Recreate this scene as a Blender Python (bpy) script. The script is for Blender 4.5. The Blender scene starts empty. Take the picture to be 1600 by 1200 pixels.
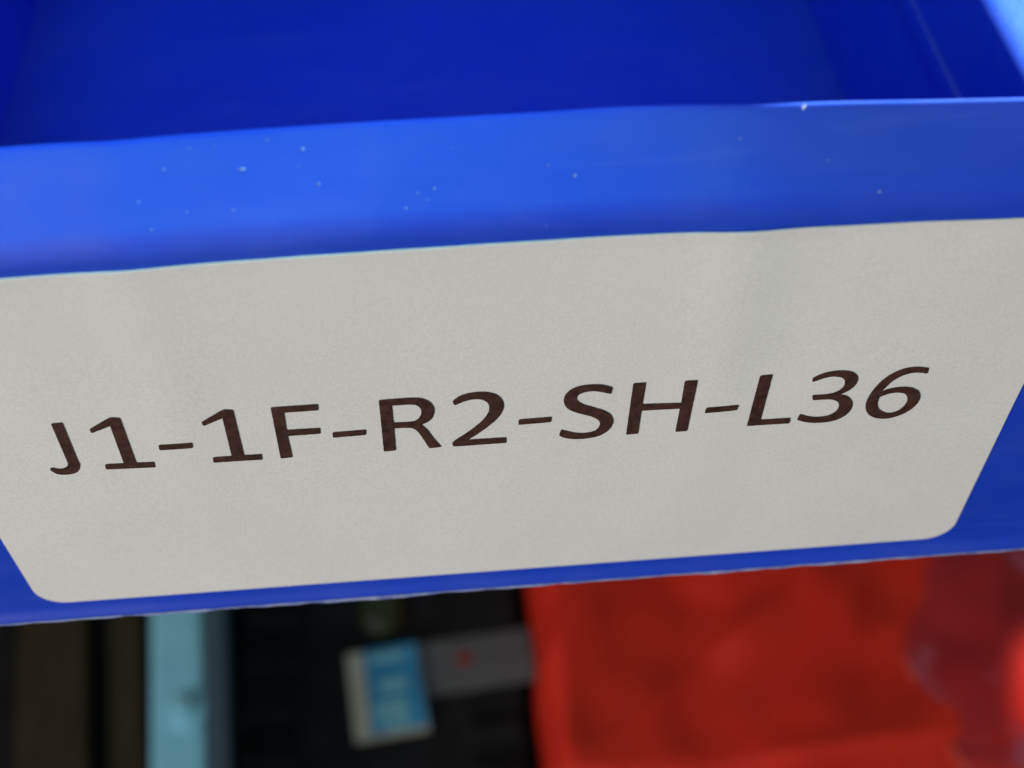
import bpy, bmesh, math, random
from mathutils import Matrix, Vector, noise
from mathutils.geometry import tessellate_polygon

random.seed(7)
scene = bpy.context.scene
COL = scene.collection
K = 0.1                       # all lengths below are in decimetres: x right, y away from the viewer, z up

# ------------------------------------------------------------------ camera
cam_d = bpy.data.cameras.new("camera")
cam = bpy.data.objects.new("camera", cam_d)
COL.objects.link(cam)
cam.matrix_world = Matrix((
    (0.99693, 0.06797, -0.03889, -0.0279 * K),
    (-0.07728, 0.77376, -0.62875, -0.7059 * K),
    (-0.01264, 0.62982, 0.77664, 0.9465 * K),
    (0, 0, 0, 1)))
cam_d.sensor_width = 36.0
cam_d.lens = 43.83
cam_d.clip_start = 0.005
cam_d.clip_end = 50
cam_d.dof.use_dof = True
cam_d.dof.focus_distance = 0.1165
cam_d.dof.aperture_fstop = 22.0
cam_d.dof.aperture_blades = 0
scene.camera = cam

# ------------------------------------------------------------------ light
world = bpy.data.worlds.new("World")
scene.world = world
world.use_nodes = True
bg = world.node_tree.nodes["Background"]
bg.inputs[0].default_value = (1.0, 0.95, 0.93, 1)
bg.inputs[1].default_value = 0.19


def area_lamp(name, loc, target, size, power, colour):
    d = bpy.data.lights.new(name, 'AREA')
    d.shape = 'RECTANGLE'
    d.size, d.size_y = size
    d.energy = power
    d.color = colour
    o = bpy.data.objects.new(name, d)
    COL.objects.link(o)
    o.location = loc
    o.rotation_euler = (Vector(target) - Vector(loc)).to_track_quat('-Z', 'Y').to_euler()
    return o


# daylight from the right, a little behind the bin: the right wall shades the end of the lip
area_lamp("window_light", (1.30, 0.16, 1.05), (0, 0.03, 0.03), (0.20, 0.24), 66, (0.25, 0.85, 0.92))
# blue sky through a high window behind the photographer, mirrored in the lip
area_lamp("sky_light", (-0.26, -0.96, 0.88), (0, 0.0, 0.03), (0.80, 0.42), 5.4, (0.10, 0.72, 0.86))
# broad soft light of the room, low and from the left
area_lamp("room_light", (-0.98, -0.82, 0.14), (0, 0.0, 0), (0.9, 0.7), 13.8, (1.0, 0.85, 0.79))
# a beam of sun from behind on the left: clears the tall left wall and falls on the top of the right one
sd = bpy.data.lights.new("sunbeam", 'SPOT')
sd.energy = 2600
sd.color = (0.90, 1.0, 0.62)
sd.spot_size = math.radians(3.4)
sd.spot_blend = 0.35
sd.shadow_soft_size = 0.02
sun_o = bpy.data.objects.new("sunbeam", sd)
COL.objects.link(sun_o)
sdir = Vector((-0.70, 0.60, 0.40)).normalized()
starget = Vector((0.060, 0.035, 0.025))
sun_o.location = starget + sdir * 2.5
sun_o.rotation_euler = (-sdir).to_track_quat('-Z', 'Y').to_euler()
# added spot at the mirror angle, puts a highlight on the clear film
sd2 = bpy.data.lights.new("glint_spot", 'SPOT')
sd2.energy = 900
sd2.color = (1.0, 0.85, 0.70)
sd2.spot_size = math.radians(1.7)
sd2.spot_blend = 1.0
sd2.shadow_soft_size = 0.02
glint_o = bpy.data.objects.new("glint_spot", sd2)
COL.objects.link(glint_o)
sdir2 = Vector((0.43, 0.39, 0.82)).normalized()
glint_o.location = Vector((0.378, 0.266, -0.61)) + sdir2 * 2.0
glint_o.rotation_euler = (-sdir2).to_track_quat('-Z', 'Y').to_euler()

vs = scene.view_settings
vs.view_transform = 'Standard'
vs.look = 'None'
vs.exposure = 0.0
vs.gamma = 1.0
vs.use_curve_mapping = False
scene.cycles.use_denoising = True
scene.cycles.max_bounces = 10
scene.cycles.transmission_bounces = 8
scene.cycles.transparent_max_bounces = 12
scene.cycles.sample_clamp_indirect = 6.0


# ------------------------------------------------------------------ materials
def new_mat(name):
    m = bpy.data.materials.new(name)
    m.use_nodes = True
    nt = m.node_tree
    return m, nt, nt.nodes["Principled BSDF"], nt.nodes["Material Output"]


def nd(nt, kind, **kw):
    n = nt.nodes.new(kind)
    for k, v in kw.items():
        setattr(n, k, v)
    return n


def noise_tex(nt, scale, detail=3.0, rough=0.55, stretch=None):
    tc = nd(nt, "ShaderNodeTexCoord")
    t = nd(nt, "ShaderNodeTexNoise")
    t.inputs["Scale"].default_value = scale
    t.inputs["Detail"].default_value = detail
    t.inputs["Roughness"].default_value = rough
    if stretch:
        mp = nd(nt, "ShaderNodeMapping")
        mp.inputs["Scale"].default_value = stretch
        nt.links.new(tc.outputs["Object"], mp.inputs[0])
        nt.links.new(mp.outputs[0], t.inputs["Vector"])
    else:
        nt.links.new(tc.outputs["Object"], t.inputs["Vector"])
    return t


def ramp(nt, src, stops):
    r = nd(nt, "ShaderNodeValToRGB")
    e = r.color_ramp.elements
    while len(e) < len(stops):
        e.new(0.5)
    for i, (p, c) in enumerate(stops):
        e[i].position = p
        e[i].color = c if len(c) == 4 else (*c, 1)
    nt.links.new(src, r.inputs[0])
    return r


def bump(nt, src, bsdf, strength, dist):
    b = nd(nt, "ShaderNodeBump")
    b.inputs["Strength"].default_value = strength
    b.inputs["Distance"].default_value = dist
    nt.links.new(src, b.inputs["Height"])
    nt.links.new(b.outputs[0], bsdf.inputs["Normal"])
    return b


def simple(name, c1, c2, scale, rough, bump_s=0.0, bump_d=0.001, detail=4, stretch=None, spec=0.5, metal=0.0):
    m, nt, p, out = new_mat(name)
    t = noise_tex(nt, scale, detail, 0.6, stretch)
    r = ramp(nt, t.outputs["Fac"], [(0.3, c1), (0.7, c2)])
    nt.links.new(r.outputs[0], p.inputs["Base Color"])
    p.inputs["Roughness"].default_value = rough
    p.inputs["Specular IOR Level"].default_value = spec
    p.inputs["Metallic"].default_value = metal
    if bump_s:
        bump(nt, t.outputs["Fac"], p, bump_s, bump_d)
    return m


def blue_plastic(name, dusty, thin):
    m, nt, p, out = new_mat(name)
    L = nt.links.new
    t = noise_tex(nt, 45, 4, 0.6, (1.0, 1.0, 1.6))
    base = ramp(nt, t.outputs["Fac"], [(0.25, (0.003, 0.042, 0.50)), (0.75, (0.005, 0.052, 0.58))])
    # a thin film of dust in faint smears
    d = noise_tex(nt, 160, 6, 0.7, (0.5, 1.0, 1.0))
    dr = ramp(nt, d.outputs["Fac"], [(0.42, (0, 0, 0)), (0.85, (1, 1, 1))])
    mul = nd(nt, "ShaderNodeMath", operation='MULTIPLY_ADD')
    L(dr.outputs[0], mul.inputs[0])
    mul.inputs[1].default_value = 0.07 * dusty
    # long faint scuffs along the moulding
    sc = noise_tex(nt, 420, 3, 0.6, (0.05, 1.0, 1.0))
    sr = ramp(nt, sc.outputs["Fac"], [(0.58, (0, 0, 0)), (0.80, (1, 1, 1))])
    sm_ = nd(nt, "ShaderNodeMath", operation='MULTIPLY_ADD')
    L(sr.outputs[0], sm_.inputs[0])
    sm_.inputs[1].default_value = 0.06 * dusty
    sm_.inputs[2].default_value = 0.010 * dusty
    L(sm_.outputs[0], mul.inputs[2])
    mix = nd(nt, "ShaderNodeMix", data_type='RGBA')
    L(mul.outputs[0], mix.inputs[0])
    L(base.outputs[0], mix.inputs[6])
    mix.inputs[7].default_value = (0.34, 0.36, 0.42, 1)
    L(mix.outputs[2], p.inputs["Base Color"])
    rr = nd(nt, "ShaderNodeMath", operation='MULTIPLY_ADD')
    L(t.outputs["Fac"], rr.inputs[0])
    rr.inputs[1].default_value = 0.14
    rr.inputs[2].default_value = 0.385
    L(rr.outputs[0], p.inputs["Roughness"])
    p.inputs["Specular IOR Level"].default_value = 0.5
    f = noise_tex(nt, 900, 3, 0.6)
    bump(nt, f.outputs["Fac"], p, 0.10, 0.0002)
    tr = nd(nt, "ShaderNodeBsdfTranslucent")
    tr.inputs[0].default_value = (0.03, 0.30, 1.0, 1)
    ms = nd(nt, "ShaderNodeMixShader")
    ms.inputs[0].default_value = thin
    L(p.outputs[0], ms.inputs[1])
    L(tr.outputs[0], ms.inputs[2])
    L(ms.outputs[0], out.inputs[0])
    return m


M_BLUE = blue_plastic("blue_polypropylene", 1.0, 0.05)
M_BLUE_DUSTY = blue_plastic("blue_polypropylene_dusty", 1.0, 0.05)

# paper
M_PAPER, nt, p, out = new_mat("label_paper")
t1 = noise_tex(nt, 3800, 3, 0.6)
t2 = noise_tex(nt, 60, 4, 0.6)
mx = nd(nt, "ShaderNodeMath", operation='MULTIPLY_ADD')
nt.links.new(t2.outputs["Fac"], mx.inputs[0])
mx.inputs[1].default_value = 0.45
nt.links.new(t1.outputs["Fac"], mx.inputs[2])
r = ramp(nt, mx.outputs[0], [(0.50, (0.700, 0.634, 0.602)), (0.97, (0.828, 0.752, 0.715))])
nt.links.new(r.outputs[0], p.inputs["Base Color"])
p.inputs["Roughness"].default_value = 0.75
vo = nd(nt, "ShaderNodeTexVoronoi")
vo.inputs["Scale"].default_value = 260
tc = nd(nt, "ShaderNodeTexCoord")
nt.links.new(tc.outputs["Object"], vo.inputs["Vector"])
sp = ramp(nt, vo.outputs["Distance"], [(0.020, (0.45, 0.42, 0.40)), (0.055, (1, 1, 1))])
hit = ramp(nt, vo.outputs["Color"], [(0.86, (1, 1, 1)), (0.90, (0, 0, 0))])
mm = nd(nt, "ShaderNodeMix", data_type='RGBA', blend_type='LIGHTEN')
mm.inputs[0].default_value = 1.0
nt.links.new(sp.outputs[0], mm.inputs[6])
nt.links.new(hit.outputs[0], mm.inputs[7])
m2 = nd(nt, "ShaderNodeMix", data_type='RGBA', blend_type='MULTIPLY')
m2.inputs[0].default_value = 1.0
nt.links.new(r.outputs[0], m2.inputs[6])
nt.links.new(mm.outputs[2], m2.inputs[7])
nt.links.new(m2.outputs[2], p.inputs["Base Color"])
p.inputs["Specular IOR Level"].default_value = 0.25
bump(nt, t1.outputs["Fac"], p, 0.35, 0.00006)

M_INK = simple("brown_black_ink", (0.030, 0.0105, 0.007), (0.082, 0.032, 0.023), 1500, 0.62, spec=0.3)
M_FLASH = simple("torn_moulding_flash", (0.10, 0.14, 0.40), (0.40, 0.40, 0.55), 700, 0.6)
M_DUST = simple("pale_dust", (0.18, 0.23, 0.40), (0.44, 0.45, 0.52), 3000, 0.9)
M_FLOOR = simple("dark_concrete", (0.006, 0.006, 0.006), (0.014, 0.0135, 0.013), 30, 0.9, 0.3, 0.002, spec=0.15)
M_BOARD = simple("dark_stained_wood", (0.024, 0.017, 0.0085), (0.046, 0.033, 0.017), 25, 0.8, 0.3, 0.001, stretch=(8, 0.6, 1), spec=0.15)
M_SHELF = simple("grey_shelf_board", (0.20, 0.19, 0.17), (0.30, 0.28, 0.25), 20, 0.7, 0.2, 0.001, stretch=(0.6, 6, 1))
M_STEEL = simple("pale_blue_enamel", (0.20, 0.52, 0.67), (0.27, 0.60, 0.75), 22, 0.45, 0.1, 0.001)
M_HOLE = simple("dark_bolt", (0.12, 0.34, 0.44), (0.15, 0.40, 0.50), 80, 0.5)
M_BLACK = simple("black_plastic", (0.006, 0.006, 0.007), (0.016, 0.016, 0.018), 30, 0.7, spec=0.12)
M_CARD = simple("off_white_card", (0.34, 0.325, 0.265), (0.42, 0.40, 0.33), 30, 0.8)
M_PRINT = simple("blue_print", (0.010, 0.17, 0.36), (0.03, 0.28, 0.50), 14, 0.6, detail=2)
M_PRINT_PALE = simple("pale_blue_print", (0.12, 0.36, 0.46), (0.20, 0.46, 0.55), 30, 0.6)
M_GREY = simple("dark_grey_card", (0.07, 0.074, 0.078), (0.10, 0.105, 0.108), 20, 0.7)
M_REDSPOT = simple("dull_red_print", (0.20, 0.015, 0.012), (0.26, 0.02, 0.015), 30, 0.7)
M_GREEN = simple("dark_green_plastic", (0.010, 0.02, 0.004), (0.02, 0.035, 0.008), 40, 0.5)
M_RED = simple("red_plastic_sheet", (0.58, 0.020, 0.010), (0.74, 0.034, 0.015), 12, 0.65, 0.1, 0.003, spec=0.15)
M_PALE = simple("pale_blue_grey_card", (0.20, 0.28, 0.32), (0.26, 0.34, 0.38), 20, 0.8)

M_CLEAR, nt, p, out = new_mat("clear_plastic_film")
tr = nd(nt, "ShaderNodeBsdfTransparent")
tr.inputs[0].default_value = (0.84, 0.76, 0.82, 1)
p.inputs["Base Color"].default_value = (0.42, 0.22, 0.34, 1)
p.inputs["Roughness"].default_value = 0.22
p.inputs["Specular IOR Level"].default_value = 0.7
fr = nd(nt, "ShaderNodeLayerWeight")
fr.inputs[0].default_value = 0.35
ma = nd(nt, "ShaderNodeMath", operation='MULTIPLY_ADD')
nt.links.new(fr.outputs["Facing"], ma.inputs[0])
ma.inputs[1].default_value = 0.10
ma.inputs[2].default_value = 0.04
ms = nd(nt, "ShaderNodeMixShader")
# faint coloured print on the film
pn = noise_tex(nt, 26, 2, 0.5)
pr_ = ramp(nt, pn.outputs["Fac"], [(0.60, (0, 0, 0)), (0.70, (1, 1, 1))])
pm = nd(nt, "ShaderNodeMath", operation='MULTIPLY_ADD')
nt.links.new(pr_.outputs[0], pm.inputs[0])
pm.inputs[1].default_value = 0.22
nt.links.new(ma.outputs[0], pm.inputs[2])
nt.links.new(pm.outputs[0], ms.inputs[0])
nt.links.new(tr.outputs[0], ms.inputs[1])
nt.links.new(p.outputs[0], ms.inputs[2])
nt.links.new(ms.outputs[0], out.inputs[0])


M_HEM = M_CLEAR.copy()
M_HEM.name = "red_welded_hem"
for n_ in M_HEM.node_tree.nodes:
    if n_.type == 'BSDF_PRINCIPLED':
        n_.inputs["Base Color"].default_value = (0.85, 0.10, 0.07, 1)
    if n_.type == 'MATH' and n_.inputs[2].default_value > 0.03 and not n_.inputs[2].is_linked:
        n_.inputs[2].default_value = 0.55

# ------------------------------------------------------------------ helpers
def link(o, parent=None):
    COL.objects.link(o)
    if parent is not None:
        o.parent = parent
    return o


def mesh_obj(name, verts, faces, mat, parent=None, smooth=False):
    """verts in decimetres, relative to the parent (parents sit at the stated origin)."""
    me = bpy.data.meshes.new(name)
    me.from_pydata([(a * K, b * K, c * K) for a, b, c in verts], [], faces)
    me.materials.append(mat)
    if smooth:
        me.polygons.foreach_set("use_smooth", [True] * len(me.polygons))
    me.validate()
    me.update()
    return link(bpy.data.objects.new(name, me), parent)


def fix_normals(o):
    bm = bmesh.new()
    bm.from_mesh(o.data)
    bmesh.ops.recalc_face_normals(bm, faces=bm.faces)
    bm.to_mesh(o.data)
    bm.free()
    return o


def bevel(o, width, seg=2):
    b = o.modifiers.new("bevel", 'BEVEL')
    b.width = width * K
    b.segments = seg
    b.limit_method = 'ANGLE'
    b.angle_limit = math.radians(35)
    return o


def empty(name, loc, label, cat, group=None):
    o = bpy.data.objects.new(name, None)
    o.empty_display_size = 0.02
    o.location = [c * K for c in loc]
    link(o)
    o["label"], o["category"] = label, cat
    if group:
        o["group"] = group
    return o


def box(name, c, s, mat, parent=None, bev=0.0, rz=0.0, origin=(0, 0, 0)):
    hx, hy, hz = s[0] / 2, s[1] / 2, s[2] / 2
    cr, sr = math.cos(rz), math.sin(rz)
    v = []
    for z in (-hz, hz):
        for x, y in ((-hx, -hy), (hx, -hy), (hx, hy), (-hx, hy)):
            v.append((c[0] + x * cr - y * sr - origin[0], c[1] + x * sr + y * cr - origin[1], c[2] + z - origin[2]))
    f = [(3, 2, 1, 0), (4, 5, 6, 7), (0, 1, 5, 4), (1, 2, 6, 5), (2, 3, 7, 6), (3, 0, 4, 7)]
    o = mesh_obj(name, v, f, mat, parent)
    if bev:
        bevel(o, bev)
    return o


def sm(x):
    x = max(0.0, min(1.0, x))
    return x * x * (3 - 2 * x)


# ------------------------------------------------------------------ setting
FZ = -7.5
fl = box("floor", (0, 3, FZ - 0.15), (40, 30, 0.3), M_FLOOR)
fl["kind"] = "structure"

# ------------------------------------------------------------------ the bin
bin_root = empty("storage_bin", (0, 0, 0),
                 "blue plastic storage bin with a white paper label reading J1-1F-R2-SH-L36", "storage bin")


def swell(u, z):
    """how far the moulded front bows outward (decimetres): the upper right is warped."""
    k = sm((u - 0.07) / 0.46)
    h = sm((z + 0.02) / 0.28)
    s = 0.0105 * k * h * (1.0 + 1.1 * sm((z - 0.24) / 0.09))
    s += 0.0048 * sm((-u - 0.05) / 0.38) * h
    s += 0.0017 * sm((z + 0.22) / 0.4) * math.exp(-((u + 0.285) / 0.032) ** 2)
    s += 0.0024 * sm((z + 0.22) / 0.4) * math.exp(-((u - 0.205) / 0.036) ** 2)
    s += 0.0004 * math.sin(u * 9.0 + 1.0) * h
    return s


TILT = math.radians(40)                      # how far the lip leans back
ST, CT = math.sin(TILT), math.cos(TILT)
BR = 0.050                                   # bend radius between the label face and the lip
outer = [(-0.0075, -0.2745), (-0.0062, -0.2712), (-0.0038, -0.2670), (-0.0016, -0.2625), (-0.0004, -0.2580), (0, -0.2530)]
outer += [(0, -0.25 + 0.5 * i / 10) for i in range(1, 10)]
outer += [(0, 0.252)]
for i in range(1, 13):
    a = TILT * i / 12
    outer.append((BR - BR * math.cos(a), 0.252 + BR * math.sin(a)))
LIP0 = outer[-1]
LIPS = 0.0632
for i in range(1, 7):
    s = LIPS * i / 6
    outer.append((LIP0[0] + ST * s, LIP0[1] + CT * s))
RIM = outer[-1]
# rounded rim, then the inside face down to the floor
rr = 0.0042
cx, cz = RIM[0] + rr * CT, RIM[1] - rr * ST
rim_arc = []
for i in range(1, 8):
    a = math.radians(140 - 165 * i / 7)
    rim_arc.append((cx + rr * math.cos(a), cz + rr * math.sin(a)))
inner = [(cx + 0.005, cz - 0.012), (0.054, 0.290), (0.036, 0.250), (0.026, 0.21), (0.020, 0.16), (0.02, 0.0), (0.02, -0.2), (0.02, -0.2745)]
prof = outer + rim_arc + inner
NU = 150
U0, U1 = -0.80, 0.76
verts, faces = [], []
for i in range(NU + 1):
    u = U0 + (U1 - U0) * i / NU
    for (y, z) in prof:
        wob = 0.0006 * noise.noise(Vector((u * 14, z * 9, 3.0))) if z > 0.3 else 0.0
        verts.append((u, y - swell(u, z), z + wob))
n = len(prof)
for i in range(NU):
    for j in range(n):
        a, b = i * n + j, i * n + (j + 1) % n
        faces.append((a, a + n, b + n, b))
faces.append(tuple(range(n)))
faces.append(tuple(NU * n + j for j in reversed(range(n))))
fp = fix_normals(mesh_obj("front_panel", verts, faces, M_BLUE_DUSTY, bin_root, smooth=True))
fp.data.polygons[-1].use_smooth = fp.data.polygons[-2].use_smooth = False

# ragged moulding flash along the lower edge
verts, faces = [], []
x = U0
row = []
rnd = random.Random(3)
while x < U1:
    ragged = noise.noise(Vector((x * 9, 0.3, 0))) * 0.75 + noise.noise(Vector((x * 34, 4.3, 0))) * 0.25
    h = max(0.0004, 0.0018 + 0.0060 * ragged)
    if noise.noise(Vector((x * 6, 8.1, 0))) < -0.12:
        h *= 0.35
    row.append((x, h, 0.0015 * noise.noise(Vector((x * 40, 1.0, 6.0)))))
    x += 0.004 + 0.004 * rnd.random()
for x, h, dy in row:
    y0 = -0.0075 - swell(x, -0.277)
    verts += [(x, y0 - 0.0002, -0.2732), (x, y0 - 0.0010 + dy, -0.2743 - h), (x, y0 + 0.0016 + dy, -0.2743 - h), (x, y0 + 0.0022, -0.2740)]
for i in range(len(row) - 1):
    a, b = i * 4, i * 4 + 4
    for j in range(4):
        k2 = (j + 1) % 4
        faces.append((a + j, b + j, b + k2, a + k2))
fix_normals(mesh_obj("moulding_flash", verts, faces, M_FLASH, bin_root))

# floor of the bin
box("base", (-0.055, 0.965, -0.2365), (1.27, 1.87, 0.033), M_BLUE, bin_root, 0.008)


def side_wall(sign, x0, top):
    """sheet with draft; outline in (y, z)"""
    pts = [(0.045, -0.2525), (0.03, 0.20), (0.006, 0.30), (0.006, 0.44), (0.03, 0.58), (0.075, 0.70), (0.14, 0.80), (0.30, 0.88), (0.80, top), (1.90, top), (1.90, -0.2525)]
    v, f = [], []
    m = len(pts)
    for d in (0.0, 0.022):
        for y, z in pts:
            v.append((x0 + sign * (0.10 * (z + 0.22) + d), y, z))
    f.append(tuple(range(m)))
    f.append(tuple(m + j for j in reversed(range(m))))
    for j in range(m):
        k2 = (j + 1) % m
        f.append((j, j + m, k2 + m, k2))
    w = fix_normals(mesh_obj("side_wall", v, f, M_BLUE, bin_root))
    bevel(w, 0.006)
    # moulded rib along the inside: proud step with sloping shoulders
    rp = [(-0.044, -0.002), (-0.010, 0.006), (0.006, 0.006), (0.010, -0.002)]
    v, f = [], []
    for y in (0.05, 1.895):
        for z, d in rp:
            v.append((x0 + sign * (0.10 * (z + 0.22) - d), y, z))
    for j in range(4):
        k2 = (j + 1) % 4
        f.append((j, j + 4, k2 + 4, k2))
    f += [(0, 1, 2, 3), (7, 6, 5, 4)]
    fix_normals(mesh_obj("rib", v, f, M_BLUE, w))
    # thick skirt added outside the lower half, unseen, to dim light through the wall
    v = []
    for y in (0.05, 1.89):
        for z, d in ((-0.252, 0.0245), (-0.252, 0.105), (0.105, 0.070), (0.125, 0.0245)):
            v.append((x0 + sign * (0.10 * (z + 0.22) + d), y, z))
    f = [(0, 1, 2, 3), (7, 6, 5, 4)] + [(j, j + 4, (j + 1) % 4 + 4, (j + 1) % 4) for j in range(4)]
    fix_normals(mesh_obj("added_skirt", v, f, M_BLUE, w))
    return w


side_wall(1, 0.560, 1.15)
side_wall(-1, -0.672, 0.925)
box("back_wall", (-0.055, 1.9155, 0.335), (1.47, 0.026, 1.17), M_BLUE, bin_root, 0.008)

# paper label: 100 x 50 mm with rounded corners
CR = 0.030
zs = [-0.25 + CR - CR * math.cos(math.radians(90) * i / 8) for i in range(9)]
zs += [-0.22 + 0.44 * i / 26 for i in range(1, 26)]
zs += [0.25 - CR + CR * math.sin(math.radians(90) * i / 8) for i in range(9)]
NC = 90
verts, faces = [], []


def half_width(z):
    d = abs(z) - (0.25 - CR)
    return 0.5 if d <= 0 else 0.5 - CR + math.sqrt(max(0.0, CR * CR - d * d))


def paper_y(u, z):
    lift = 0.0012 * sm((z - 0.235) / 0.015) * max(0.0, noise.noise(Vector((u * 7, 2.2, 0))) + 0.25)
    ripple = 0.00012 * noise.noise(Vector((u * 18, z * 18, 5.0)))
    return -(swell(u, z) + 0.0019 + lift + ripple)


for side in (0, 1):
    for z in zs:
        hw = half_width(z)
        for i in range(NC + 1):
            u = -hw + 2 * hw * i / NC
            e = 0.0006 * noise.noise(Vector((u * 16, 9.0, 0))) * sm((z - 0.2) / 0.05)
            verts.append((u, paper_y(u, z) + (0.0008 if side else 0.0), z + e + 0.0035))
nz, w = len(zs), NC + 1
off = nz * w
for r_ in range(nz - 1):
    for i in range(NC):
        a = r_ * w + i
        faces.append((a, a + 1, a + 1 + w, a + w))
        faces.append((off + a, off + a + w, off + a + 1 + w, off + a + 1))
loop = [i for i in range(w)] + [r_ * w + NC for r_ in range(1, nz)] + [(nz - 1) * w + i for i in range(NC - 1, -1, -1)] + [r_ * w for r_ in range(nz - 2, 0, -1)]
for a, b in zip(loop, loop[1:] + loop[:1]):
    faces.append((a, a + off, b + off, b))
label = mesh_obj("paper_label", verts, faces, M_PAPER, bin_root)
label["label"] = "white paper label with rounded corners printed J1-1F-R2-SH-L36 in dark brown"
fix_normals(label)

# printed characters, outlines in thousandths of a decimetre: (x, z, smooth?)
GLYPHS = {
  'J': [[[21.3,62.9,0],[31.1,63.4,0],[28.5,8.5,1],[28.3,-1.7,1],[25.0,-10.4,1],[19.7,-15.0,1],[11.2,-16.1,1],[4.3,-14.2,1],[0.0,-8.4,0],[0.3,-4.3,0],[2.8,-3.8,0],[7.3,-6.4,1],[12.2,-6.2,1],[16.7,-3.1,1],[18.7,2.0,1],[18.9,7.9,1]]],
  '1': [[[1.7,50.8,0],[21.9,64.8,0],[25.0,65.9,0],[32.1,64.2,0],[29.6,-5.3,0],[45.9,-5.7,0],[45.2,-14.2,0],[0.0,-12.7,0],[0.9,-4.5,0],[18.4,-5.0,0],[21.0,53.9,0],[2.2,45.0,0]]],
  '-': [[[0.6,18.9,0],[31.2,21.0,0],[30.3,14.6,0],[0.0,12.4,0]]],
  'F': [[[3.1,63.7,0],[45.1,63.7,0],[44.5,55.0,0],[13.5,55.0,0],[11.9,28.9,0],[42.3,28.5,0],[41.8,20.0,0],[11.5,19.8,0],[11.0,-13.7,0],[0.0,-14.5,0]]],
  'R': [[[2.7,63.4,0],[32.1,63.5,1],[42.7,60.6,1],[49.5,52.8,1],[51.2,42.2,1],[48.5,32.1,1],[44.1,26.5,1],[37.9,22.8,0],[42.9,14.3,1],[48.1,0.6,1],[54.5,-14.0,0],[43.1,-14.7,0],[37.4,3.6,1],[33.3,14.1,1],[29.4,18.3,1],[23.6,19.7,1],[12.4,20.3,0],[11.1,-14.5,0],[0.0,-14.7,0]],[[13.2,54.5,0],[30.6,54.0,1],[36.6,51.4,1],[39.5,45.2,1],[38.5,36.9,1],[34.0,30.1,1],[27.9,28.1,1],[12.6,28.6,0]]],
  '2': [[[3.4,54.5,0],[8.3,59.8,1],[14.0,63.2,1],[22.8,65.2,1],[33.0,64.8,1],[42.3,60.8,1],[48.0,52.9,1],[49.7,42.7,1],[46.8,31.0,1],[39.9,19.5,1],[26.6,4.9,1],[14.9,-5.7,0],[51.1,-6.1,0],[51.1,-14.6,0],[0.9,-14.6,0],[0.0,-8.5,0],[3.5,-4.4,0],[16.2,7.3,1],[28.7,21.5,1],[35.0,33.0,1],[36.7,42.2,1],[34.7,49.8,1],[29.0,54.5,1],[21.7,55.3,1],[13.3,52.9,1],[5.0,48.4,0]]],
  'S': [[[47.6,58.6,0],[39.9,63.0,1],[30.3,64.9,1],[20.1,64.6,1],[11.4,61.2,1],[5.4,54.1,1],[3.4,44.2,1],[5.4,35.1,1],[10.7,28.4,1],[19.9,22.5,1],[29.1,17.8,1],[36.1,11.8,1],[38.5,5.3,1],[36.7,-1.8,1],[32.3,-6.3,1],[23.9,-7.9,1],[14.7,-6.3,1],[1.4,0.0,0],[0.0,-9.2,0],[6.4,-13.8,1],[14.9,-16.3,1],[25.7,-16.6,1],[36.4,-14.5,1],[45.4,-7.8,1],[50.0,1.8,1],[50.3,11.2,1],[47.2,19.2,1],[40.8,25.3,1],[31.6,31.0,1],[22.5,36.1,1],[16.7,41.5,1],[15.0,47.2,1],[17.5,52.3,1],[24.1,55.1,1],[32.9,54.9,1],[46.7,49.4,0]]],
  'H': [[[2.1,62.6,0],[13.5,62.8,0],[12.3,30.8,0],[48.8,29.6,0],[49.1,62.4,0],[60.6,62.8,0],[58.4,-14.7,0],[47.4,-15.3,0],[48.4,21.4,0],[12.1,21.1,0],[11.3,-14.7,0],[0.0,-14.9,0]]],
  'L': [[[1.7,62.7,0],[13.0,62.8,0],[11.9,-6.0,0],[40.9,-6.8,0],[41.3,-15.2,0],[0.0,-14.0,0]]],
  '3': [[[3.7,52.9,0],[8.8,57.5,1],[17.1,61.0,1],[27.4,62.0,1],[37.5,59.7,1],[44.2,53.9,1],[47.0,46.6,1],[46.0,37.8,1],[41.1,29.9,1],[33.7,25.2,0],[40.6,22.8,1],[46.1,17.3,1],[49.5,9.6,1],[50.0,0.8,1],[47.0,-7.6,1],[39.8,-14.4,1],[30.1,-17.4,1],[17.6,-17.2,1],[8.6,-14.9,1],[0.0,-10.4,0],[1.2,-1.7,0],[11.0,-6.6,1],[20.7,-8.4,1],[29.8,-6.9,1],[35.7,-1.3,1],[37.4,6.0,1],[35.6,12.8,1],[31.1,17.0,1],[25.0,18.9,1],[9.9,19.3,0],[8.2,27.0,0],[19.7,26.7,1],[27.8,28.3,1],[33.7,33.1,1],[36.1,40.0,1],[34.7,47.2,1],[30.9,51.6,1],[22.9,53.9,1],[15.7,52.8,1],[4.6,47.4,0]]],
  '6': [[[48.0,57.3,0],[48.5,48.9,0],[41.6,51.2,1],[34.0,51.6,1],[24.4,47.5,1],[17.2,39.5,1],[11.1,25.9,0],[19.4,29.5,1],[29.9,30.5,1],[39.6,28.1,1],[47.3,21.9,1],[51.0,13.0,1],[50.7,3.2,1],[46.4,-6.8,1],[37.3,-14.9,1],[26.4,-18.5,1],[15.7,-16.5,1],[7.3,-10.5,1],[1.8,-0.3,1],[0.0,11.8,1],[1.9,26.2,1],[6.5,40.0,1],[14.4,51.8,1],[24.8,58.8,1],[36.5,60.1,1]],[[10.9,17.2,0],[19.0,21.4,1],[27.2,22.4,1],[34.7,19.7,1],[38.8,13.4,1],[39.8,4.9,1],[36.5,-4.7,1],[29.8,-9.5,1],[22.7,-8.9,1],[14.9,-2.3,1],[11.3,6.8,1]]],
}


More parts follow.
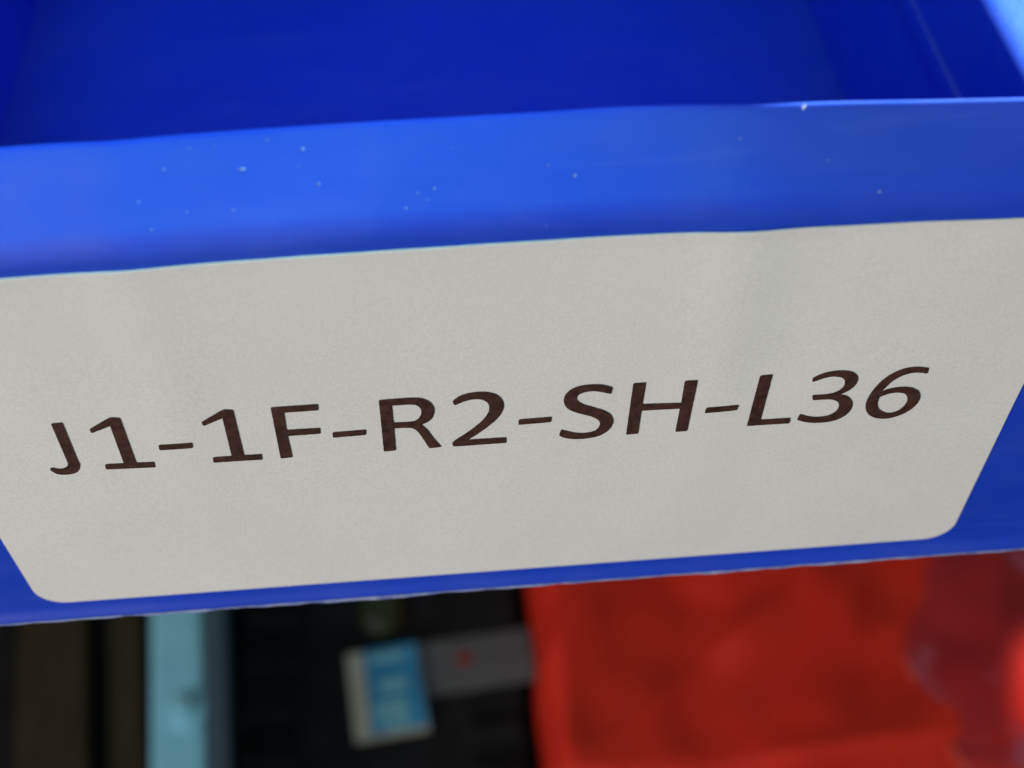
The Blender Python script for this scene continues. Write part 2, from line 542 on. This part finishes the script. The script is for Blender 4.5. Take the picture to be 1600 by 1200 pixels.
def catmull(p0, p1, p2, p3, t):
    return tuple(0.5 * ((2 * b) + (c - a) * t + (2 * a - 5 * b + 4 * c - d) * t * t + (3 * b - a - 3 * c + d) * t ** 3)
                 for a, b, c, d in zip(p0, p1, p2, p3))


def outline(pts, seed, hole=False):
    m = len(pts)
    dense = []
    for i in range(m):
        p1, p2 = pts[i], pts[(i + 1) % m]
        p0, p3 = pts[i - 1], pts[(i + 2) % m]
        if not (p1[2] or p2[2]):
            c = None
        else:
            # a corner ends the curve; a straight stem next to it keeps its direction
            a = p0 if p1[2] else tuple(2 * q - s for q, s in zip(p1, p2))
            d = p3 if p2[2] else tuple(2 * q - s for q, s in zip(p2, p1))
            c = (a[:2], p1[:2], p2[:2], d[:2])
        ln = math.hypot(p2[0] - p1[0], p2[1] - p1[1])
        k = max(2, int(ln / 0.7))
        for j in range(k):
            t = j / k
            dense.append(catmull(*c, t) if c else (p1[0] + (p2[0] - p1[0]) * t, p1[1] + (p2[1] - p1[1]) * t))
    for _ in range(3):                       # slightly soft corners, as ink on paper
        q = len(dense)
        dense = [((dense[i - 1][0] + 2 * dense[i][0] + dense[(i + 1) % q][0]) / 4, (dense[i - 1][1] + 2 * dense[i][1] + dense[(i + 1) % q][1]) / 4) for i in range(q)]
    area = sum(dense[i - 1][0] * dense[i][1] - dense[i][0] * dense[i - 1][1] for i in range(len(dense)))
    grow = (0.32 if area < 0 else -0.32) * (-1 if hole else 1)      # ink spreads a little
    res, q = [], len(dense)
    for i, (x, z) in enumerate(dense):
        ax, az = dense[i - 1]
        bx, bz = dense[(i + 1) % q]
        tx, tz = bx - ax, bz - az
        l = math.hypot(tx, tz) or 1
        j = 0.22 * noise.noise(Vector((x * 1.1 + seed, z * 1.1, seed))) + 0.16 * noise.noise(Vector((x * 0.35, z * 0.35 + seed, seed)))
        j += grow
        res.append((x - tz / l * j, z + tx / l * j))
    return res


TEXT = [("J", -0.4177), ("1", -0.3676), ("-", -0.3119), ("1", -0.2673), ("F", -0.2046), ("-", -0.1520), ("R", -0.1072),
        ("2", -0.0421), ("-", 0.0210), ("S", 0.0597), ("H", 0.1241), ("-", 0.1967), ("L", 0.2406), ("3", 0.2887), ("6", 0.3516)]
for idx, (ch, u0) in enumerate(TEXT):
    loops = []
    for li, l in enumerate(GLYPHS[ch]):
        if ch == "-":
            l = [(x, 16.6 + (z - (x - 15.0) * 0.055 - 16.6) * 1.22, s) for x, z, s in l]
        loops.append([(u0 + x / 1000, z / 1000 + 0.004) for x, z in outline(l, idx * 3.7, li > 0)])
    flat = [q for l in loops for q in l]
    tris = tessellate_polygon([[Vector((x, z, 0)) for x, z in l] for l in loops])
    vv = [(x, paper_y(x, z) - 0.0005, z) for x, z in flat]
    kind = "hyphen" if ch == "-" else ("digit" if ch.isdigit() else "letter")
    o = mesh_obj(kind, vv, [tuple(t) for t in tris], M_INK, label)
    bm = bmesh.new()
    bm.from_mesh(o.data)
    for f_ in bm.faces:
        f_.normal_update()
        if f_.normal.y > 0:
            f_.normal_flip()
    bm.to_mesh(o.data)
    bm.free()

# dust on the lip (arc length from the label edge of the bend)


def lip_point(s):
    arc = BR * TILT
    if s < arc:
        a = s / BR
        return BR - BR * math.cos(a), 0.252 + BR * math.sin(a), a
    s -= arc
    return LIP0[0] + ST * s, LIP0[1] + CT * s, TILT


specks = [(-0.185, .0434, 2.4), (-0.138, .0572, 1.4), (-0.128, .0263, 1.4), (-0.265, .0226, 1.3), (-0.258, -.0024, 1.4), (-0.23, .0101, 1.2),
          (-0.195, .0088, 1.1), (-0.063, .0003, 1.3), (-0.223, .0641, 1.1), (-0.204, .065, .9), (-0.244, .0482, 1.2), (0.198, .0476, 1.4),
          (0.069, .0199, 1.5), (0.266, .0247, 1.2), (0.307, -.0053, 1.8), (0.045, -.0238, 1.1), (0.049, .0306, 1.0), (-0.04, .0159, 1.3),
          (-0.046, .0064, 1.1), (-0.053, .0126, 1.2), (-0.025, .0505, 1.0), (-0.164, .0677, 1.0), (-0.142, .0428, .9)]
rnd = random.Random(11)
for _ in range(110):
    specks.append((rnd.uniform(-0.42, 0.45), rnd.uniform(-0.03, 0.068), rnd.uniform(0.12, 0.36)))
verts, faces = [], []
ico = bmesh.new()
bmesh.ops.create_icosphere(ico, subdivisions=1, radius=1)
iv = [v.co.copy() for v in ico.verts]
itri = [[v.index for v in f_.verts] for f_ in ico.faces]
ico.free()
for u, s, size in specks:
    y, z, a = lip_point(min(0.955, max(0.04, (s + 0.04) / 0.112)) * (BR * TILT + LIPS))
    r0 = 0.00066 * size
    b0 = len(verts)
    jx, jy, jz = rnd.uniform(.6, 1.7), rnd.uniform(.6, 1.4), rnd.uniform(.4, .9)
    for c in iv:
        q = c * (1 + 0.4 * rnd.uniform(-1, 1))
        verts.append((u + q.x * r0 * jx, y - swell(u, z) + q.y * r0 * jy - 0.0002, z + q.z * r0 * jz + 0.0002))
    faces += [tuple(b0 + k2 for k2 in t) for t in itri]
# the pale crumb standing on the rim
for k2 in range(3):
    b0 = len(verts)
    for c in iv:
        q = c * (1 + 0.2 * rnd.uniform(-1, 1))
        verts.append((0.2475 + 0.0006 * k2 + q.x * 0.0009, RIM[0] - swell(0.248, 0.32) - 0.0005 + q.y * 0.0009, RIM[1] + 0.0012 * k2 - 0.0003 + q.z * 0.0013))
    faces += [tuple(b0 + t_ for t_ in t) for t in itri]
du = mesh_obj("dust", verts, faces, M_DUST, bin_root, smooth=True)
du["kind"] = "stuff"

# ------------------------------------------------------------------ what carries the bin (unseen; widened to keep window light off things below)
sh = box("shelf_board", (0, 2.65, -0.395), (18.0, 4.7, 0.20), M_SHELF, None, 0.01)
sh["label"], sh["category"] = "unseen grey shelf board under the blue storage bin, widened to shade things below", "shelf"

# ------------------------------------------------------------------ things lying below, far out of focus
for i, (x0, x1, zt, lab) in enumerate([(-3.32, -2.84, -7.22, "wide dark brown wooden board at the far left edge"),
                                       (-2.72, -2.47, -7.36, "narrow dark brown wooden board beside the pale blue beam")]):
    o = box("wooden_board", ((x0 + x1) / 2, 3.4, (zt + FZ) / 2), (x1 - x0, 5.0, zt - FZ), M_BOARD, None, 0.02, rz=math.radians(8))
    o["label"], o["category"], o["group"] = lab, "board", "dark boards on the floor"

bm_root = empty("steel_beam", (-1.95, 2.9, FZ), "pale blue painted steel beam with a round bolt head", "beam")
org = (-1.95, 2.9, FZ)
rzb = math.radians(6.0)


def beam_pt(dx, dy):
    c, s = math.cos(rzb), math.sin(rzb)
    return org[0] + dx * c - dy * s, org[1] + dx * s + dy * c


o = box("beam_body", (org[0], org[1], FZ + 0.6), (0.33, 4.6, 1.2), M_STEEL, bm_root, 0.035, rz=rzb, origin=org)


def disc(name, c, r, h, seg, mat, parent, origin):
    v, f = [], []
    for zz, rad in ((0, r), (h * 0.6, r), (h, r * 0.7)):
        for k2 in range(seg):
            a = 2 * math.pi * k2 / seg
            v.append((c[0] + rad * math.cos(a) - origin[0], c[1] + rad * math.sin(a) - origin[1], c[2] + zz - origin[2]))
    for lv in range(2):
        for k2 in range(seg):
            a, b = lv * seg + k2, lv * seg + (k2 + 1) % seg
            f.append((a, b, b + seg, a + seg))
    f.append(tuple(range(2 * seg, 3 * seg)))
    f.append(tuple(reversed(range(seg))))
    return mesh_obj(name, v, f, mat, parent)


bx_, by_ = beam_pt(0.05, -0.18)
ws = disc("washer", (bx_, by_, FZ + 1.2), 0.13, 0.04, 24, M_STEEL, bm_root, org)
disc("bolt_head", (bx_, by_, FZ + 1.24), 0.065, 0.08, 6, M_STEEL, bm_root, org)

# black crate with open slots
cr_root = empty("plastic_crate", (-0.75, 3.4, FZ), "black plastic crate with slotted top in the shade", "crate")
co = (-0.75, 3.4, FZ)
box("crate_body", (-0.75, 3.4, FZ + 0.17), (2.0, 3.0, 0.34), M_BLACK, cr_root, 0.03, origin=co)
for k2 in range(6):
    box("slat", (-1.5, 2.3 + 0.36 * k2, FZ + 0.40), (0.40, 0.16, 0.12), M_BLACK, cr_root, 0.02, origin=co)
    if k2 != 3:
        pass
for k2 in range(3):
    box("slat", (0.02, 2.2 + 0.3 * k2, FZ + 0.38), (0.40, 0.12, 0.08), M_BLACK, cr_root, 0.02, origin=co)

# grey card with a red spot
gc = empty("grey_card", (-0.1, 3.34, FZ + 0.34), "dark grey card strip with a small red spot", "card")
go = (-0.1, 3.34, FZ + 0.34)
box("card_sheet", (-0.10, 3.335, FZ + 0.36), (0.86, 0.40, 0.04), M_GREY, gc, 0.005, rz=math.radians(4.5), origin=go)
disc("red_spot", (-0.155, 3.36, FZ + 0.381), 0.055, 0.006, 20, M_REDSPOT, gc, go)

# carton with a blue printed face
ct = empty("small_carton", (-0.69, 3.12, FZ + 0.34), "small off-white carton with a blue printed top", "carton")
cto = (-0.69, 3.12, FZ + 0.34)
rzc = math.radians(6.0)
cc = (-0.70, 3.145)
box("carton_body", (*cc, FZ + 0.39), (0.505, 0.635, 0.10), M_CARD, ct, 0.006, rz=rzc, origin=cto)


def carton_pt(dx, dy):
    c, s = math.cos(rzc), math.sin(rzc)
    return cc[0] + dx * c - dy * s, cc[1] + dx * s + dy * c


x_, y_ = carton_pt(0.055, 0.0)
pr = box("printed_face", (x_, y_, FZ + 0.443), (0.375, 0.625, 0.005), M_PRINT, ct, rz=rzc, origin=cto)
for dx, dy, sx, sy in ((0.03, 0.24, 0.24, 0.06), (0.05, 0.02, 0.20, 0.10), (0.02, -0.16, 0.22, 0.14), (0.04, -0.28, 0.18, 0.05)):
    x_, y_ = carton_pt(dx, dy)
    box("pale_print", (x_, y_, FZ + 0.4475), (sx, sy, 0.003), M_PRINT_PALE, pr, rz=rzc, origin=cto)

# green cap with a pale knob behind the carton
gk = empty("green_cap", (-0.77, 3.75, FZ + 0.34), "dark green cap with a pale knob behind the small carton", "cap")
gko = (-0.77, 3.75, FZ + 0.34)
disc("cap_body", (-0.73, 3.76, FZ + 0.34), 0.17, 0.16, 20, M_GREEN, gk, gko)
disc("knob", (-0.77, 3.63, FZ + 0.50), 0.030, 0.05, 12, M_GREY, gk, gko)


# red plastic bag, rumpled
def pillow(name, x0, x1, y0, y1, zb, h, mat, parent, origin, nx, ny, fn, edge):
    v, f = [], []
    for side in (0, 1):
        for j in range(ny + 1):
            for i in range(nx + 1):
                a, b = i / nx, j / ny
                x, y = x0 + (x1 - x0) * a, y0 + (y1 - y0) * b
                e = min(a * (x1 - x0), (1 - a) * (x1 - x0), b * (y1 - y0), (1 - b) * (y1 - y0))
                k2 = math.sqrt(max(0.0, 1 - (1 - min(1.0, e / edge)) ** 2))
                z = zb + 0.02 + (h * (0.25 + 0.75 * k2) + k2 * fn(x, y) if side else 0.0)
                wx = 0.03 * noise.noise(Vector((x * 2, y * 2, 1))) if side else 0.0
                v.append((x + wx - origin[0], y - origin[1], z - origin[2]))
    w2, off2 = nx + 1, (nx + 1) * (ny + 1)
    for j in range(ny):
        for i in range(nx):
            a = j * w2 + i
            f.append((a, a + w2, a + w2 + 1, a + 1))
            f.append((off2 + a, off2 + a + 1, off2 + a + 1 + w2, off2 + a + w2))
    lp = list(range(w2)) + [j * w2 + nx for j in range(1, ny + 1)] + [ny * w2 + i for i in range(nx - 1, -1, -1)] + [j * w2 for j in range(ny - 1, 0, -1)]
    for a, b in zip(lp, lp[1:] + lp[:1]):
        f.append((a, b, b + off2, a + off2))
    return fix_normals(mesh_obj(name, v, f, mat, parent, smooth=True))


def red_wrinkles(x, y):
    q = x * 0.75 - y * 0.66                  # creases run diagonally
    t_ = x * 0.66 + y * 0.75
    return (0.22 * noise.noise(Vector((q * 1.2, t_ * 0.6, 3.2))) + 0.15 * (1 - abs(noise.noise(Vector((q * 1.6, t_ * 0.5, 4.0)))) * 2)
            + 0.05 * noise.noise(Vector((x * 2.4, y * 2.4, 2.0))))


rb = empty("red_bag", (2.3, 3.2, FZ), "rumpled red plastic bag lying below the bin", "bag")
rbo = (2.3, 3.2, FZ)
pillow("bag_body", 0.33, 4.4, 2.10, 4.6, FZ, 0.92, M_RED, rb, rbo, 110, 70, red_wrinkles, 0.16)

# clear plastic bag on the red one
cb = empty("clear_bag", (3.72, 2.62, FZ + 1.0), "crumpled clear plastic bag on the red bag at the right edge", "bag")
cbo = (3.72, 2.62, FZ + 1.0)
v, f = [], []
NR, NS = 22, 64
for j in range(NR + 1):
    ph = math.radians(90) * j / NR
    for i in range(NS):
        a = 2 * math.pi * i / NS
        rim = 1 + 0.025 * math.sin(3 * a + 0.5) + 0.012 * math.sin(7 * a)
        wr = 1 + 0.10 * noise.noise(Vector((math.cos(a) * 2.2, math.sin(a) * 2.2, ph * 1.6))) * math.cos(ph)
        x = 1.0 * rim * math.cos(ph) * math.cos(a) * wr
        y = 1.17 * rim * math.cos(ph) * math.sin(a) * wr
        z = 0.36 * math.sin(ph) * wr + 0.07 * math.sin(ph) * (1 - 2 * abs(noise.noise(Vector((x * 3, y * 3, 7.0)))))
        v.append((x, y, z + 0.03))
for j in range(NR):
    for i in range(NS):
        a, b = j * NS + i, j * NS + (i + 1) % NS
        f.append((a, b, b + NS, a + NS))
f.append(tuple(range(NR * NS, NR * NS + NS)))
mesh_obj("film", v, f, M_CLEAR, cb, smooth=True)
# the bag's gathered hem
v, f = [], []
for i in range(NS):
    a = 2 * math.pi * i / NS
    rim = (1 + 0.025 * math.sin(3 * a + 0.5) + 0.012 * math.sin(7 * a)) * (1 + 0.10 * noise.noise(Vector((math.cos(a) * 2.2, math.sin(a) * 2.2, 0))))
    for k2 in range(6):
        b = 2 * math.pi * k2 / 6
        rad = 0.030 * (1 + 0.4 * noise.noise(Vector((a * 4, 1, 1))))
        v.append(((1.0 * rim + rad * math.cos(b)) * math.cos(a), (1.17 * rim + rad * math.cos(b)) * math.sin(a), 0.03 + rad * math.sin(b)))
for i in range(NS):
    for k2 in range(6):
        a, b = i * 6 + k2, i * 6 + (k2 + 1) % 6
        c, d = ((i + 1) % NS) * 6 + k2, ((i + 1) % NS) * 6 + (k2 + 1) % 6
        f.append((a, c, d, b))
mesh_obj("hem", v, f, M_HEM, cb, smooth=True)

# pale blue-grey lid peeping out at the bottom right
o = box("box_lid", (3.35, 1.72, FZ + 0.25), (1.5, 0.62, 0.5), M_PALE, None, 0.03, rz=math.radians(-2))
o["label"], o["category"] = "pale blue-grey box lid under the red bag, bottom right", "lid"
